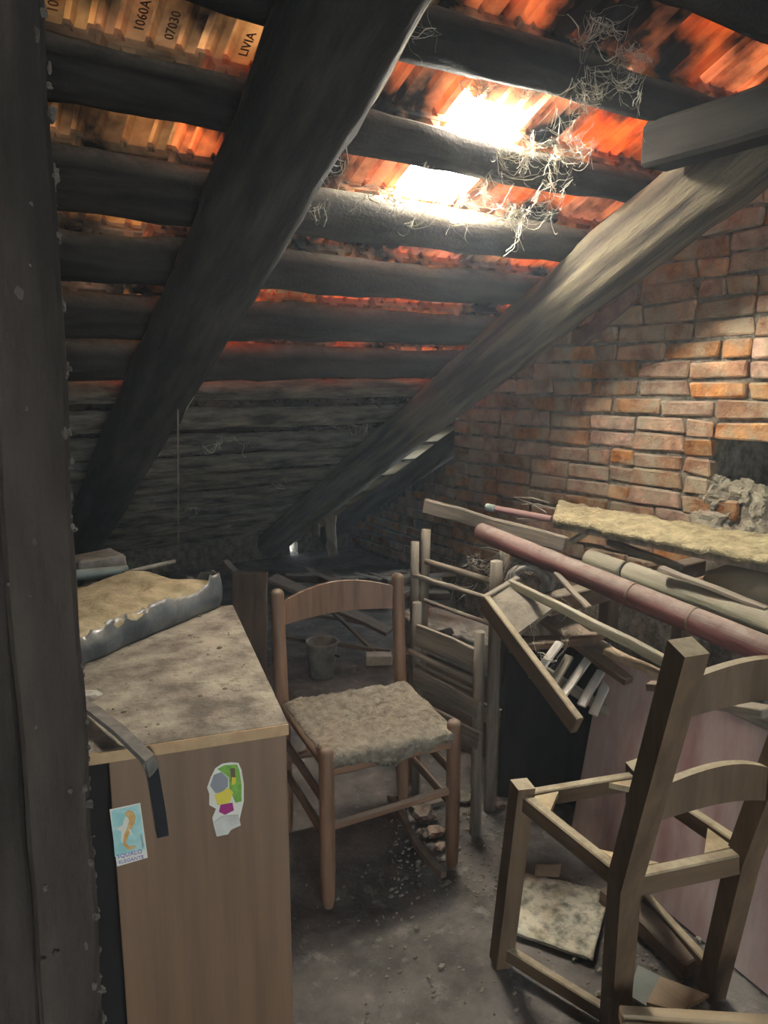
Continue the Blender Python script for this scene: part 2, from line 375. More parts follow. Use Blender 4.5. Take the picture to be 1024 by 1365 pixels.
wall_f = boxes('wall_far', [(X0, hx.x - .035, Y1, Y1 + .15, -.05, .36), (hx.x + .035, X1, Y1, Y1 + .15, -.05, .36),
                            (hx.x - .035, hx.x + .035, Y1, Y1 + .15, hx.z + .075, .36)], M['mortar'])
wall_b = boxes('wall_back', [(X0, -.6, Y0 - .15, Y0, -.05, 4.4), (.3, X1, Y0 - .15, Y0, -.05, 4.4), (-.6, .3, Y0 - .15, Y0, 2.0, 4.4)], M['mortar'])  # opening added behind the camera so fill light can enter

# bricks, laid one by one
def brickmesh(Lb, hb, seed):
    bm = bmesh.new(); bmesh.ops.create_cube(bm, size=1)
    for v in bm.verts: v.co = V((v.co.x * .05, v.co.y * Lb, v.co.z * hb))
    bmesh.ops.bevel(bm, geom=list(bm.edges), offset=.006, segments=1, affect='EDGES')
    for v in bm.verts: v.co += V((nz(v.co, 26, seed) * .012, nz(v.co, 18, seed + 5) * .016, nz(v.co, 18, seed + 9) * .013))
    return finish(bm, 'brick', M['brick'])
BR = [brickmesh(.225, .061, s) for s in range(6)]; BH = [brickmesh(.108, .061, s + 30) for s in range(4)]
def lay(parent, face, ya, yb, za, zb, cond):
    z = za; row = 0
    while z < zb:
        y = yb - (.0 if row % 2 == 0 else .118)
        if row % 2: # header closing the course at the corner
            if cond(yb - .055, z): link('brick', random.choice(BH), parent, Matrix.Translation((face + .025, yb - .055, z)))
        while y > ya:
            c = y - .114
            half = random.random() < .12
            Lb = .117 if half else .236
            c = y - Lb / 2
            if not half and not cond(c, z):
                for ch_ in (c + .059, c - .059):
                    if cond(ch_, z): link('brick', random.choice(BH), parent, Matrix.Translation((face + .024 + random.uniform(-.006, .004), ch_, z)) @ Matrix.Rotation(random.uniform(-.04, .04), 4, 'X'))
            elif cond(c, z):
                mw = Matrix.Translation((face + .024 + random.uniform(-.006, .005), c, z + random.uniform(-.002, .002) + .012 * noise.noise(V((c * 1.3, z, 0)))))
                mw = mw @ Matrix.Rotation(random.uniform(-.02, .02), 4, 'X') @ Matrix.Rotation(random.uniform(-.02, .02), 4, 'Z')
                if random.random() < .5: mw = mw @ Matrix.Rotation(math.pi, 4, 'X')
                link('brick', random.choice(BH if half else BR), parent, mw)
            y -= Lb
        z += .072; row += 1
def in_hole(c, z):
    return c - .05 < hole[1] + .05 * noise.noise(V((z * 40, 0, 0))) - .02 + .35 * max(0, z - 1.16) * -1 and hole[2] - .05 < z < hole[3] - .01
lay(wall_r, WX, 1.02, PY, .50, 2.4, lambda c, z: z < roofz(c) - .16 and not in_hole(c, z) and not (c < 1.63 and z < .99))
lay(wall_r2, WX2, PY + .02, Y1, .06, 1.2, lambda c, z: z < roofz(c) - .16 and not (PY < c < PY + .80 and .33 < z < 1.03))

# ceiling: plain boarding overhead and behind, tiles and battens where the roof is in view
c_, s_ = math.cos(math.atan(SLOPE)), math.sin(math.atan(SLOPE))
def slab(lst):
    bm = bmesh.new()
    for (x0, x1, y0, y1) in lst:
        vs = [bm.verts.new((x, y, roofz(y) + dz)) for dz in (.02, .08) for x, y in ((x0, y0), (x1, y0), (x1, y1), (x0, y1))]
        for f in ((0, 1, 2, 3), (7, 6, 5, 4), (0, 4, 5, 1), (1, 5, 6, 2), (2, 6, 7, 3), (3, 7, 4, 0)): bm.faces.new([vs[i] for i in f])
    return finish(bm, 'ceiling', M['soot'])
TY0, TDY = 1.26, .2705       # first batten in view, spacing on plan
TX0, TW, NCOL, NROW = .17, .2345, 14, 16
ceiling = link('ceiling', slab([(X0 - .2, X1 + .1, Y0 - .15, TY0 - .05), (X0 - .2, TX0, TY0 - .05, Y1 + .3)]), kind='structure')
TL = TDY / c_ + .045          # tile length with its overlap
def tile_mesh(m):
    prof = [(0, .010), (.010, .010), (.016, .0), (.034, .0), (.040, .011), (.052, .011), (.058, .0), (.100, .0), (.106, .013), (.114, .013), (.120, .0),
            (.165, .0), (.171, .011), (.183, .011), (.189, .0), (.212, .0), (.220, .013), (.236, .013)]
    prof = [(x, z * 1.9) for x, z in prof]
    bm = bmesh.new(); rows = []
    for y in (0., .3, .7, 1.): rows.append([[bm.verts.new((x, y * TL, z)) for x, z in prof], [bm.verts.new((x, y * TL, .034 if .04 < x < .2 else .036)) for x, z in prof]])
    n = len(prof)
    for i in range(3):
        a, b = rows[i], rows[i + 1]
        for k in range(n - 1):
            bm.faces.new((a[0][k], a[0][k + 1], b[0][k + 1], b[0][k])); bm.faces.new((a[1][k], b[1][k], b[1][k + 1], a[1][k + 1]))
        for k in (0, n - 1): bm.faces.new((a[0][k], b[0][k], b[1][k], a[1][k]))
    for r in (rows[0], rows[-1]):
        for k in range(n - 1): bm.faces.new((r[0][k], r[0][k + 1], r[1][k + 1], r[1][k]))
    g = bmesh.ops.create_cube(bm, size=1)['verts']           # lip across the upper end
    for v in g: v.co = V((.118 + v.co.x * .20, .010 + v.co.y * .020, .000 + v.co.z * .012))
    for nx in (.06, .176):                                     # two hanging nibs
        w2 = [bm.verts.new((nx + dx, y, zz)) for y in (.002, .016) for dx, zz in ((-.017, -.004), (.017, -.004), (.006, -.040), (-.006, -.040))]
        for f in ((0, 1, 2, 3), (7, 6, 5, 4), (0, 4, 5, 1), (1, 5, 6, 2), (2, 6, 7, 3), (3, 7, 4, 0)): bm.faces.new([w2[i] for i in f])
    return finish(bm, 'roof_tile', m)
tile_me = tile_mesh(M['tile']); tile_pale = tile_mesh(M['tilepale']); tile_dim = tile_mesh(M['tiledim'])
def tile_frame(col, row):
    y = TY0 + row * TDY - .035
    d = V((0, c_, -s_)) ; tilt = .055
    yy = V((0, math.cos(math.atan(SLOPE) - tilt), -math.sin(math.atan(SLOPE) - tilt)))
    xx = V((1, 0, 0)); zz = xx.cross(yy)
    m = Matrix((xx, yy, zz)).transposed().to_4x4(); m.translation = V((TX0 + col * TW, y, roofz(y)))
    return m
GLASS = {(5, 1): 'window_1', (5, 2): 'window_2'}
tiles = {}
for r in range(-1, NROW):
    for cidx in range(NCOL):
        mw = tile_frame(cidx, r)
        if (cidx, r) in GLASS: continue
        mw = mw @ Matrix.Translation((random.uniform(-.001, .001), random.uniform(-.006, .006), 0)) @ Matrix.Rotation(random.uniform(-.012, .012), 4, 'Z')
        tiles[cidx, r] = link('roof_tile', tile_dim if r >= 7 else tile_pale if cidx < 2 + (r + cidx) % 2 or (cidx, r) in ((7, 3), (4, 4)) else tile_me, ceiling, mw)
# makers' stamps on the undersides of the tiles at the left
def stamp(col, row, body, xoff, yoff, size=.030):
    me = text_mesh(body, size, M['stamp'], .0008)
    T = tile_frame(col, row)
    ex = -(T.to_3x3() @ V((0, 1, 0))); n = -(T.to_3x3() @ V((0, 0, 1))); ey = n.cross(ex)
    m = Matrix((ex, ey, n)).transposed().to_4x4(); m.translation = T @ V((xoff, yoff, -.0012))
    link('stamp', me, tiles[col, row], m)
for args in ((1, 1, '1060A', .080, .235), (1, 1, '07030', .145, .24), (2, 1, 'LIVIA', .08, .24), (1, 0, 'LIVIA', .08, .24), (2, 0, 'OLIVIT', .145, .24),
             (2, 0, '07030', .08, .24), (3, 0, 'OLIVIT', .08, .24), (0, 1, '1060A', .145, .24), (3, 1, '07030', .08, .24)): stamp(*args)
# battens: round poles under the tiles
for r in range(-1, NROW):
    y = TY0 + r * TDY; rad0 = (.066 if r < 3 else .077 if r < 7 else .055) + random.uniform(-.003, .003); rad1 = rad0 * (.76 if r < 7 else .85)
    off = rad0 * .92 + .012
    base = V((0, y, roofz(y))) - V((0, s_, c_)) * off
    xe = WX + .04 if y < PY - .05 else 2.52
    o = log('batten', V((-.1, base.y, base.z)), V((xe, base.y + random.uniform(-.012, .012), base.z + .012)), rad0, rad1, M['batlit' if r >= 7 else 'soot'], ceiling, wob=.16, n=12, rings=34, seed=r * 3.7)
    if xe > 2.5 and False: pass
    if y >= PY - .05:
        log('batten', V((2.50, base.y, base.z)), V((WX2 + .04, base.y, base.z + .01)), rad1 * .95, rad1 * .9, M['pale'], ceiling, wob=.1, n=10, rings=5, seed=r)  # paler wood, lightened further to carry the daylight on these ends

# the two glass tiles that let the daylight in
for (cidx, r), nm in GLASS.items():
    bm = bmesh.new()
    y0g = .232 if r == 1 else .02
    if r == 1: link('roof_tile', tile_me, ceiling, tile_frame(cidx, r) @ Matrix.Diagonal((1, (y0g - .004) / TL, 1, 1)))
    for k in range(2):
        g = bmesh.ops.create_cube(bm, size=1)['verts']
        if k == 0:
            for v in g: v.co = V((.118 + v.co.x * .214, (y0g + TL) * .5 + v.co.y * (TL - y0g), .012 + v.co.z * .014))
        else:
            for v in g: v.co = V((.118 + v.co.x * .18, y0g + .03 + v.co.y * .02, .002 + v.co.z * .008))
    link(nm, finish(bm, nm, M['glass']), None, tile_frame(cidx, r), kind='structure')

# ------------------------------------------------------------------ rafters and beams
RR = 1.355
def rafter(X, ya, yb, r0, r1, label, mt, dx=0., seed=0., R=RR):
    p = V((X + dx, ya, roofz(ya, R))); q = V((X, yb, roofz(yb, R)))
    o = log('rafter', p, q, r0, r1, mt, None, wob=.09, n=26, rings=90, seed=seed)
    return tag(o, label, 'beam')
rafter(.765, -.6, 5.16, .125, .115, 'thick round rafter crossing the upper left of the roof, split edge', M['soot'], 0, 1.3)
rafter(2.20, -.3, 5.12, .128, .098, 'thick round rafter beside the brick wall, pale dusty upper stretch', M['rafter'], -.12, 7.7)
rafter(2.63, PY + .05, 5.05, .066, .058, 'thin dark rafter beyond the end of the brick pier', M['soot'], 0, 3.1)
# split strip along the edge of the first rafter
def edge_strip():
    bm = bmesh.new(); pts = []
    for i in range(40):
        y = .9 + i * .06; p = V((.765 + .112, y, roofz(y, RR) - .035)); p += V((.012 * noise.noise(V((y * 5, 0, 0))), 0, .014 * noise.noise(V((y * 4, 3, 0)))))
        pts.append(p)
    tube(bm, pts, [.011 + .007 * noise.noise(V((i * .4, 1, 1))) for i in range(40)], 5)
    return finish(bm, 'split_edge', M['pale'], False)
r1 = [o for o in COL.objects if o.name == 'rafter'][0]
link('split_edge', edge_strip(), r1)
tb = bar('roof_beam', V((1.90, 1.53, 2.06)), V((1.90, -2.45, 2.06)),   .12, .125, M['shadewood'], None, bev=.012, jit=.01, segs=14)  # wood blackened because the beam is unlit
tag(tb, 'squared dark beam with cut end lying over the upper end of the right rafter', 'beam')
rs = bar('wall_sliver', atx(775, 455, 2.43), atx(850, 385, 2.43), .035, .06, M['dbrick'], None, bev=.005, jit=.01, segs=4)  # slanting reddish bar set on the wall face
tag(rs, 'short reddish strut against the brick wall under the right rafter', 'sliver')
# stubs hanging at the eave
s1 = bar('hanging_stub', P(421, 672, 5.0), P(421, 716, 4.9), .055, .055, M['rafter'], None, bev=.005, jit=.015, segs=4)
tag(s1, 'short dark stub hanging from the eave battens between the rafter feet', 'stub')
s2 = bar('hanging_stub', P(440, 690, 4.8), P(443, 742, 4.7), .07, .04, M['grey'], None, bev=.005, jit=.02, segs=4)
tag(s2, 'splintered pale brown stub hanging beside the thin rafter foot', 'stub')

# ------------------------------------------------------------------ foreground post
def hd(u, v, D):
    x = (u - 512) / F; q = (v - 682.5) / F
    return O + ray(u, v) * (D / (math.cos(PITCH) - q * math.sin(PITCH)))
pa, pb = hd(60, 0, .62), hd(139, 1365, .62)
ax = (pa - pb).normalized(); cr = V((math.cos(YAW), -math.sin(YAW), 0)); fw = V((math.sin(YAW), math.cos(YAW), 0))
foot = pb + ax * ((.0 - pb.z) / ax.z); topp = pb + ax * ((roofz(.5) - .05 - pb.z) / ax.z)
post = thing('timber_post', 'dark rough timber post of two boards in the left foreground, dusty', 'post', foot)
d_ = ray(100, 682); fw2 = V((d_.x, d_.y, 0)).normalized(); fw2 = (fw2 + cr * -.03).normalized(); cr2 = V((fw2.y, -fw2.x, 0))
wid = .056
for k, (wd, off) in enumerate(((.056, .028), (.20, .054 + .100))):
    p = foot - cr2 * off + fw2 * .03 + fw2 * (.012 * k); q = topp - cr2 * off + fw2 * .03 + fw2 * (.012 * k)
    bar('board', p, q, wd, .06, M['post'], post, up=fw2, bev=.004, jit=.004, segs=60, seed=k * 5)
def tufts():
    bm = bmesh.new(); rr = random.Random(4)
    for i in range(125):
        edge_ = i < 95
        f = rr.uniform(.27, .64) if edge_ else rr.uniform(.15, .7)
        f = .27 + (.64 - .27) * (.5 + .5 * math.sin(f * 97)) if edge_ and i % 3 else f
        p = foot.lerp(topp, f) - cr2 * (rr.uniform(-.001, .003) if edge_ else rr.uniform(.0, .056)) + fw2 * (rr.uniform(-.003, .02) if edge_ else -.001)
        r = rr.uniform(.0008, .0030)
        g = bmesh.ops.create_icosphere(bm, subdivisions=2, radius=1)['verts']
        sx, sy, sz = rr.uniform(.7, 1.5), rr.uniform(.6, 1), rr.uniform(1, 2.6)
        for v in g:
            d = v.co.copy(); k = 1 + .7 * noise.noise(d * 1.5 + V((i, 0, 0))) + .5 * noise.noise(d * 4 + V((0, i, 0)))
            v.co = p + (cr * d.x * sx + fw * d.y * sy + V((0, 0, d.z * sz))) * r * k
    return finish(bm, 'dust_tufts', M['dusttuft'])
link('dust_tufts', tufts(), post, kind='stuff')

# ------------------------------------------------------------------ cabinet
a = V((.973, -.232, 0)).normalized(); b = V((.232, .973, 0)).normalized(); ZU = V((0, 0, 1))
FRc = V((.552, 1.215, 0)); CT = .75; CW, CD = .62, .80
def C(l, d, z): return FRc - a * l + b * d + ZU * z     # l: leftwards, d: backwards
cab = thing('cabinet', 'brown veneered cabinet with thick dust on its top and stickers on its end', 'cabinet', C(.3, .4, 0))
def cbox(name, l0, l1, d0, d1, z0, z1, m, bev=.0015):
    mw = Matrix((-a, b, ZU)).transposed().to_4x4(); mw.translation = C((l0 + l1) / 2, (d0 + d1) / 2, z0)
    return link(name, boxmesh(abs(l1 - l0), abs(d1 - d0), z1 - z0, m, bev), cab, mw)
cbox('top', 0, CW, .003, CD, CT - .022, CT, M['cabtop'])
cbox('edge_strip', 0, CW, -.001, .003, CT - .022, CT - .001, M['edge'], 0)
cbox('end_panel', .004, .325, .004, .024, 0, CT - .022, M['veneer'])
cbox('side_panel', .004, .022, .024, CD - .01, 0, CT - .022, M['veneer'])
cbox('recess_shade', .325, .60, .05, .066, .04, CT - .022, M['dark'])  # near-black inset panel paints in the shade of the open recess
cbox('back_panel', .022, .60, CD - .03, CD - .012, 0, CT - .022, M['veneer'])
cbox('left_panel', .585, .60, .066, CD - .03, 0, CT - .022, M['veneer'])
cbox('plinth', .325, .60, .055, .075, 0, .04, M['dark'])
# dust and crumbs on top: one mass
def crumbs():
    bm = bmesh.new(); rr = random.Random(9)
    for i in range(110):
        l, d = rr.uniform(.02, .5), rr.uniform(.03, .76)
        r = rr.uniform(.001, .003) if i > 9 else rr.uniform(.004, .007)
        g = bmesh.ops.create_icosphere(bm, subdivisions=1, radius=r)['verts']
        for v in g: v.co = C(l, d, CT + r * .3) + V((v.co.x * rr.uniform(.7, 1.6), v.co.y, v.co.z * .7))
    return finish(bm, 'dust_crumbs', M['rubble'])
tag(link('dust_crumbs', crumbs()), 'crumbs of plaster and dust scattered over the cabinet top', 'dust', kind='stuff')
# stickers on the end panel
PN = -b; pp = C(.1, .004, 0) + PN * .0006
def sp(u, v, k=0): return atplane(u, v, pp + PN * .0006 * k, PN)
def sticker_piece(name, px, m, parent, k): return link(name, poly([sp(u, v, k) for u, v in px], m, PN * .0005), parent)
st = thing('sticker', 'small rectangular teal sticker of an orange fish on the cabinet end', 'sticker', sp(171, 1113))
sticker_piece('paper', [(146, 1079), (187, 1070), (197, 1143), (156, 1155)], M['s_cream'], st, 0)
sticker_piece('sea', [(148.5, 1080.5), (185.5, 1072.5), (193.5, 1132), (153, 1142)], M['s_teal'], st, 1)
sticker_piece('fish_back', [(166, 1084), (171, 1080), (178, 1082), (181, 1089), (179, 1098), (175, 1105), (171, 1114), (168, 1123), (172, 1128), (182, 1127), (178, 1132), (170, 1132), (164, 1126), (165, 1113), (170, 1103), (172, 1094), (170, 1089)], M['s_orange'], st, 2)
sticker_piece('fish_belly', [(167, 1088), (171, 1090), (172, 1095), (169, 1104), (165, 1114), (163.5, 1124), (161, 1120), (162, 1108), (158, 1107), (155, 1104), (163, 1100)], M['s_cream'], st, 3)
sticker_piece('fin', [(171, 1104), (174, 1106), (178, 1114), (174, 1112)], M['s_cream'], st, 3)
sticker_piece('weed', [(187, 1112), (188.5, 1112), (192, 1127), (190, 1132)], M['teal'], st, 2)
def lettering(body, u, v, size, u2, v2, m, parent, k):
    p = sp(u, v, k); q = sp(u2, v2, k); ex = (q - p).normalized(); ey = PN.cross(ex)
    mm = Matrix((ex, ey, PN)).transposed().to_4x4(); mm.translation = p
    link('lettering', text_mesh(body, size, m, .0003), parent, mm)
lettering('SQUALO', 173, 1138.5, .0112, 188, 1135, M['s_purple'], st, 3)
lettering('ELEGANTE', 175, 1146, .0092, 190, 1142.5, M['s_purple'], st, 3)
st2 = thing('sticker', 'torn cut-out sticker with green leaves and yellow and magenta patches on the cabinet end', 'sticker', sp(303, 1065))
sticker_piece('paper', [(276, 1050), (281, 1036), (287, 1024), (296, 1018), (308, 1016), (318, 1017), (322, 1026), (325, 1045), (325, 1068), (321, 1085), (318, 1098), (309, 1100), (285, 1100), (283, 1090), (288, 1078), (279, 1073), (279, 1058)], M['s_cream'], st2, 0)
sticker_piece('leaves', [(290, 1025), (299, 1020), (316, 1019), (319, 1027), (322, 1046), (322, 1068), (314, 1070), (306, 1052), (305, 1036)], M['s_green'], st2, 1)
sticker_piece('grey_patch', [(280, 1047), (285, 1033), (295, 1029), (304, 1037), (304, 1048), (296, 1056), (287, 1057)], M['s_grey'], st2, 1)
sticker_piece('branch', [(307, 1024), (313, 1024), (314, 1040), (308, 1042)], M['brown'], st2, 2)
sticker_piece('yellow_patch', [(286, 1060), (305, 1050), (311, 1056), (306, 1070), (290, 1073)], M['s_yellow'], st2, 2)
sticker_piece('yellow_patch', [(309, 1036), (315, 1036), (314, 1045), (309, 1046)], M['s_yellow'], st2, 3)
sticker_piece('magenta_patch', [(294, 1073), (310, 1070), (312, 1080), (300, 1086), (292, 1082)], M['s_pink'], st2, 2)
sticker_piece('torn_paper', [(284, 1097), (296, 1088), (318, 1086), (321, 1100), (308, 1106), (304, 1112), (289, 1115)], M['white'], st2, 3)

# plastic-wrapped pad lying on the cabinet
A_ = flo(98, 888, CT); B_ = flo(292, 808, CT)
e1 = (B_ - A_).normalized(); e2 = V((-e1.y, e1.x, 0)); L1 = (B_ - A_).length; D1 = .30; H1 = .095
A_ = A_ - e1 * .12; L1 += .12
pad = thing('wrapped_pad', 'yellowed fibre pad in torn blue grey plastic film lying on the cabinet', 'pad', A_ + e1 * L1 / 2 + e2 * D1 / 2)
def padtop(u, v):
    p = A_ + e1 * (L1 * u) + e2 * (D1 * v) + ZU * (H1 - .012)
    ed = min(u, 1 - u, v, 1 - v); k = max(0, 1 - ed * 9)
    p += ZU * (.012 * nz(p, 9) + .010 * nz(p, 24, 3) - .012 * k * k); p += e2 * (.012 * nz(p, 8, 5) * (1 if v < .1 else .3) - (.012 + .01 * nz(p, 30, 8)) * (1 if v < .05 else 0))
    return p
link('fibre', sheet(padtop, 40, 24, M['fibre'], ZU * -.04), pad)
def film(u, v):
    # wraps the front long side and the right end: v goes up
    per = u * (L1 + D1 * .40)
    p = A_ + e1 * min(per, L1) + e2 * max(0, per - L1)
    n = -e2 if per < L1 else e1
    h = v * (H1 - .020 + .020 * nz(V((per * 9, 0, 0)), 1) + .014 * nz(V((per * 31, 0, 0)), 4) + (.02 if .93 * L1 < per < 1.12 * L1 else 0))
    return p + n * (.008 + .012 * math.sin(math.pi * v) + .012 * nz(p * 1 + ZU * h, 14)) + ZU * (h + .002)
link('plastic_film', sheet(film, 70, 10, M['plastic'], V((.002, .004, 0)) * -1), pad)
# things behind / on the pad
g1 = flo(94, 753, CT + H1); 
tb1 = log('plastic_tube', P(88, 768, 2.2), P(170, 760, 2.3), .016, .016, M['teal'], None, wob=.03, n=10)
tag(tb1, 'short grey green plastic tube on the wrapped pad behind the post', 'tube')
tb2 = log('plastic_rod', P(165, 764, 2.2), P(233, 748, 2.35), .007, .006, M['tin'], None, wob=.05, n=8)
tag(tb2, 'thin grey rod lying along the back edge of the wrapped pad', 'rod')
kb = link('carton', boxmesh(.16, .09, .05, M['cloth'], .006, .012, True, 3), None, Matrix.Translation(P(130, 760, 2.35)) @ Matrix.Rotation(.3, 4, 'Z'))
tag(kb, 'crushed grey carton behind the wrapped pad', 'carton')
pe = link('plaster_lump', rock(.017, M['white'], 3, (1.2, .9, .7)), None, Matrix.Translation(flo(121, 927, CT + .008)))
tag(pe, 'small white plaster lump on the cabinet top near the post', 'plaster')
# rubber strip over the cabinet edge
sg = thing('rubber_strip', 'black rubber strip draped over the cabinet edge, dusty on top', 'strip', flo(190, 995, CT))
t0, t1, t2 = flo(100, 932, CT + .012), flo(160, 975, CT + .022), flo(198, 1012, CT + .006)
edge = sp(203, 1022, 0) + PN * .016
link('dusty_length', sweep([t0, t0.lerp(t1, .5) + ZU * .004, t1, t2, edge], .023, .010, M['rubberdust'], across=V((.8, .5, 0)), bev=.002), sg)
link('hanging_length', sweep([edge + ZU * .006, sp(208, 1050) + PN * .013, sp(213, 1080) + PN * .011, sp(217, 1110) + PN * .009], .021, .009, M['rubber'], across=a, bev=.002), sg)

# ------------------------------------------------------------------ chair with the rush seat
def vec(x, y, z): return V((x, y, z))
ch = thing('rush_chair', 'brown wooden chair with a dusty rush seat beside the cabinet', 'chair', (1.03, 1.73, 0))
BL, BRr, FR, FL = vec(.872, 1.945, 0), vec(1.262, 1.875, 0), vec(1.200, 1.530, 0), vec(.822, 1.580, 0)
bk = ((BL + BRr) / 2 - (FR + FL) / 2).normalized()
def turned_leg(p, q, r, name='leg'):
    mw, L = frame(p, q)
    pr = [(r * .62, 0), (r * .85, .02), (r, .10), (r, L - r * .9), (r * .96, L - r * .55), (r * .8, L - r * .25), (r * .45, L - r * .05), (r * .1, L)]
    return link(name, lathe(pr, M['wood']), ch, mw)
turned_leg(BL, BL + bk * .055 + ZU * .775, .0205); turned_leg(BRr, BRr + bk * .055 + ZU * .785, .0205)
turned_leg(FL, FL + ZU * .462, .0205); turned_leg(FR, FR + ZU * .462, .0205)
pS, qS = BL + bk * .05 + ZU * .695, BRr + bk * .05 + ZU * .705
link('back_slat', slat(pS, qS, .092, .030, .014, .02, M['wood'], bk, .22), ch)
def rung(p, q, r=.0115): return log('stretcher', p, q, r, r, M['wood'], ch, wob=.01, n=10, rings=4)
def at(p, z): return p + ZU * z
bar('seat_rail', at(FL, .405), at(FR, .405), .024, .048, M['wood'], ch, bev=.006)
for p, q in ((FR, BRr), (BRr, BL), (BL, FL)): rung(at(p, .415), at(q, .415), .015)
bar('stretcher', at(FL, .235), at(FR, .250), .018, .026, M['wood'], ch, bev=.007)
rung(at(FR, .20), at(BRr, .20)); rung(at(FL, .20), at(BL, .20)); rung(at(FR, .30), at(BRr, .30)); rung(at(FL, .30), at(BL, .30)); rung(at(BL, .25), at(BRr, .25))
def seat(u, v):
    p = FL.lerp(FR, u).lerp(BL.lerp(BRr, u), v)
    out = (p - (FL + FR + BL + BRr) / 4); p = p + out * .03
    ed = min(u, 1 - u, v, 1 - v)
    z = .430 + .024 * min(1, ed * 9) ** .6 - .012 * math.exp(-((u - .5) ** 2 + (v - .5) ** 2) * 9)
    dd = min(abs((u - .5) - (v - .5)), abs((u - .5) + (v - .5)))
    z -= .008 * math.exp(-dd * dd * 900)
    p = p + ZU * (z + .011 * nz(p, 14) + .009 * nz(p, 38, 2) + .004 * nz(p, 90, 5))
    if v < .04: p += (FL - BL).normalized() * .012 * (1 + .5 * nz(p, 30))
    return p
def seat_th(u, v):
    d = .026
    if v < .05: d += .028 * math.exp(-((u - .5) / .17) ** 2)
    return ZU * -d
link('rush_seat', sheet(seat, 64, 60, M['straw'], seat_th), ch)

# ------------------------------------------------------------------ seatless chair at the right
c2 = thing('seatless_chair', 'seatless brown wooden chair frame in front of the red panel', 'chair', (1.25, 1.0, 0))
fFL, fFR, fBL, fBR = vec(1.087, 1.185, .0), flo(850, 1215), vec(1.165, .905, 0), flo(948, 1322)
sFL, sFR = flo(697, 1045, .485), flo(850, 1020, .485)
sBL, sBR = vec(1.062, .822, .46), flo(992, 1140, .46)
pt = P(918, 862, 1.16); tBR = pt + (sBR - sBL) + V((0, 0, .0))
up2 = (pt - sBL).normalized()
def leg2(pts, wd, nm='leg'):
    return link(nm, sweep(pts, wd, wd, M['wood2'], across=(sBR - sBL).normalized(), bev=.004), c2, Matrix())
leg2([fBL, sBL.lerp(fBL, .5), sBL, sBL.lerp(pt, .5), pt], .045, 'back_post')
leg2([fBR, sBR.lerp(fBR, .5), sBR, sBR.lerp(tBR, .5), tBR], .045, 'back_post')
leg2([fFL, sFL.lerp(fFL, .5), sFL], .043, 'front_leg'); leg2([fFR, sFR.lerp(fFR, .5), sFR], .040, 'front_leg')
dn = ZU * -.04
def rail(p, q, w_=.024, h_=.04, nm='seat_rail', m='wood2'): return bar(nm, p, q, w_, h_, M[m], c2, bev=.003)
rail(sFL + dn, sFR + dn); rail(sFL + dn, sBL - ZU * .005); rail(sBL - ZU * .01, sBR - ZU * .01, .026, .045); rail(sBR + ZU * .005, sFR + dn)
for cnr, p1, p2 in ((sFL + dn, sFR + dn, sBL), (sFR + dn, sFL + dn, sBR), (sBL, sBR, sFL + dn), (sBR, sBL, sFR + dn)):
    d1 = (p1 - cnr).normalized(); d2 = (p2 - cnr).normalized()
    link('corner_brace', poly([cnr + d1 * .015 + d2 * .015, cnr + d1 * .085 + d2 * .012, cnr + d1 * .012 + d2 * .085], M['cutend'], ZU * .014), c2)
rail(fFL + ZU * .035, fBL + ZU * .03, .022, .036, 'stretcher'); rail(fFR + ZU * .06, fBR + ZU * .05, .022, .036, 'stretcher')
bk2 = (sBL - sFL); bk2.z = 0; bk2.normalize()
def splat(f, h, arch): 
    p = sBL.lerp(pt, f); q = sBR.lerp(tBR, f); return link('back_slat', slat(p, q, h, arch, .016, .02, M['wood2'], bk2), c2)
splat(.80, .064, .035); splat(.36, .064, .040)

# ------------------------------------------------------------------ two old ladder-backed frames
def oldleg(p, q, w_, parent, seed, nm='post'): return log(nm, p, q, w_, w_ * .92, M['grey'], parent, wob=.10, n=9, seed=seed)
def g0(p): return V((p.x, p.y, 0))
la = thing('ladder_chair', 'weathered grey chair frame with thin rungs and dusty slats standing behind the rush chair', 'chair', (1.46, 1.9, 0))
P1, P2 = P(553, 722, 2.5), P(662, 748, 2.3)
oldleg(g0(P1) + V((-.02, -.03, 0)), P1, .016, la, 1); oldleg(g0(P2), P2, .021, la, 2)
S1, S2 = P(556, 803, 2.42), P(640, 842, 2.2)
oldleg(g0(S1), S1, .016, la, 3, 'front_leg'); oldleg(g0(S2), S2, .018, la, 4, 'front_leg')
def rg(par, u1, v1, t1_, u2, v2, t2_, r=.009, seed=0.): return log('rung', P(u1, v1, t1_), P(u2, v2, t2_), r, r, M['grey'], par, wob=.06, n=8, seed=seed)
rg(la, 552, 767, 2.5, 655, 799, 2.3); rg(la, 546, 868, 2.45, 640, 912, 2.22, .010)
rg(la, 556, 885, 2.44, 640, 925, 2.22, .006)
def oldslat(par, u1, v1, t1_, u2, v2, t2_, h):
    p, q = P(u1, v1, t1_), P(u2, v2, t2_); return bar('slat', p - ZU * h / 2, q - ZU * h / 2, .012, h, M['grey'], par, bev=.002, jit=.006, segs=5)
oldslat(la, 556, 832, 2.42, 640, 866, 2.2, .075); oldslat(la, 552, 890, 2.43, 640, 935, 2.21, .06); oldslat(la, 550, 930, 2.43, 640, 975, 2.21, .06)
lb = thing('ladder_chair', 'second weathered chair frame, its taller posts rising just behind the first', 'chair', (1.6, 2.05, 0))
P3, P4 = P(568, 706, 2.72), P(673, 734, 2.5)
oldleg(g0(P3) + V((-.01, .02, 0)), P3, .019, lb, 5); oldleg(g0(P4), P4, .018, lb, 6)
rg(lb, 568, 748, 2.72, 672, 780, 2.5, .012, 3); rg(lb, 566, 800, 2.71, 670, 838, 2.5, .008, 5)
oldslat(lb, 566, 905, 2.7, 668, 945, 2.5, .07)
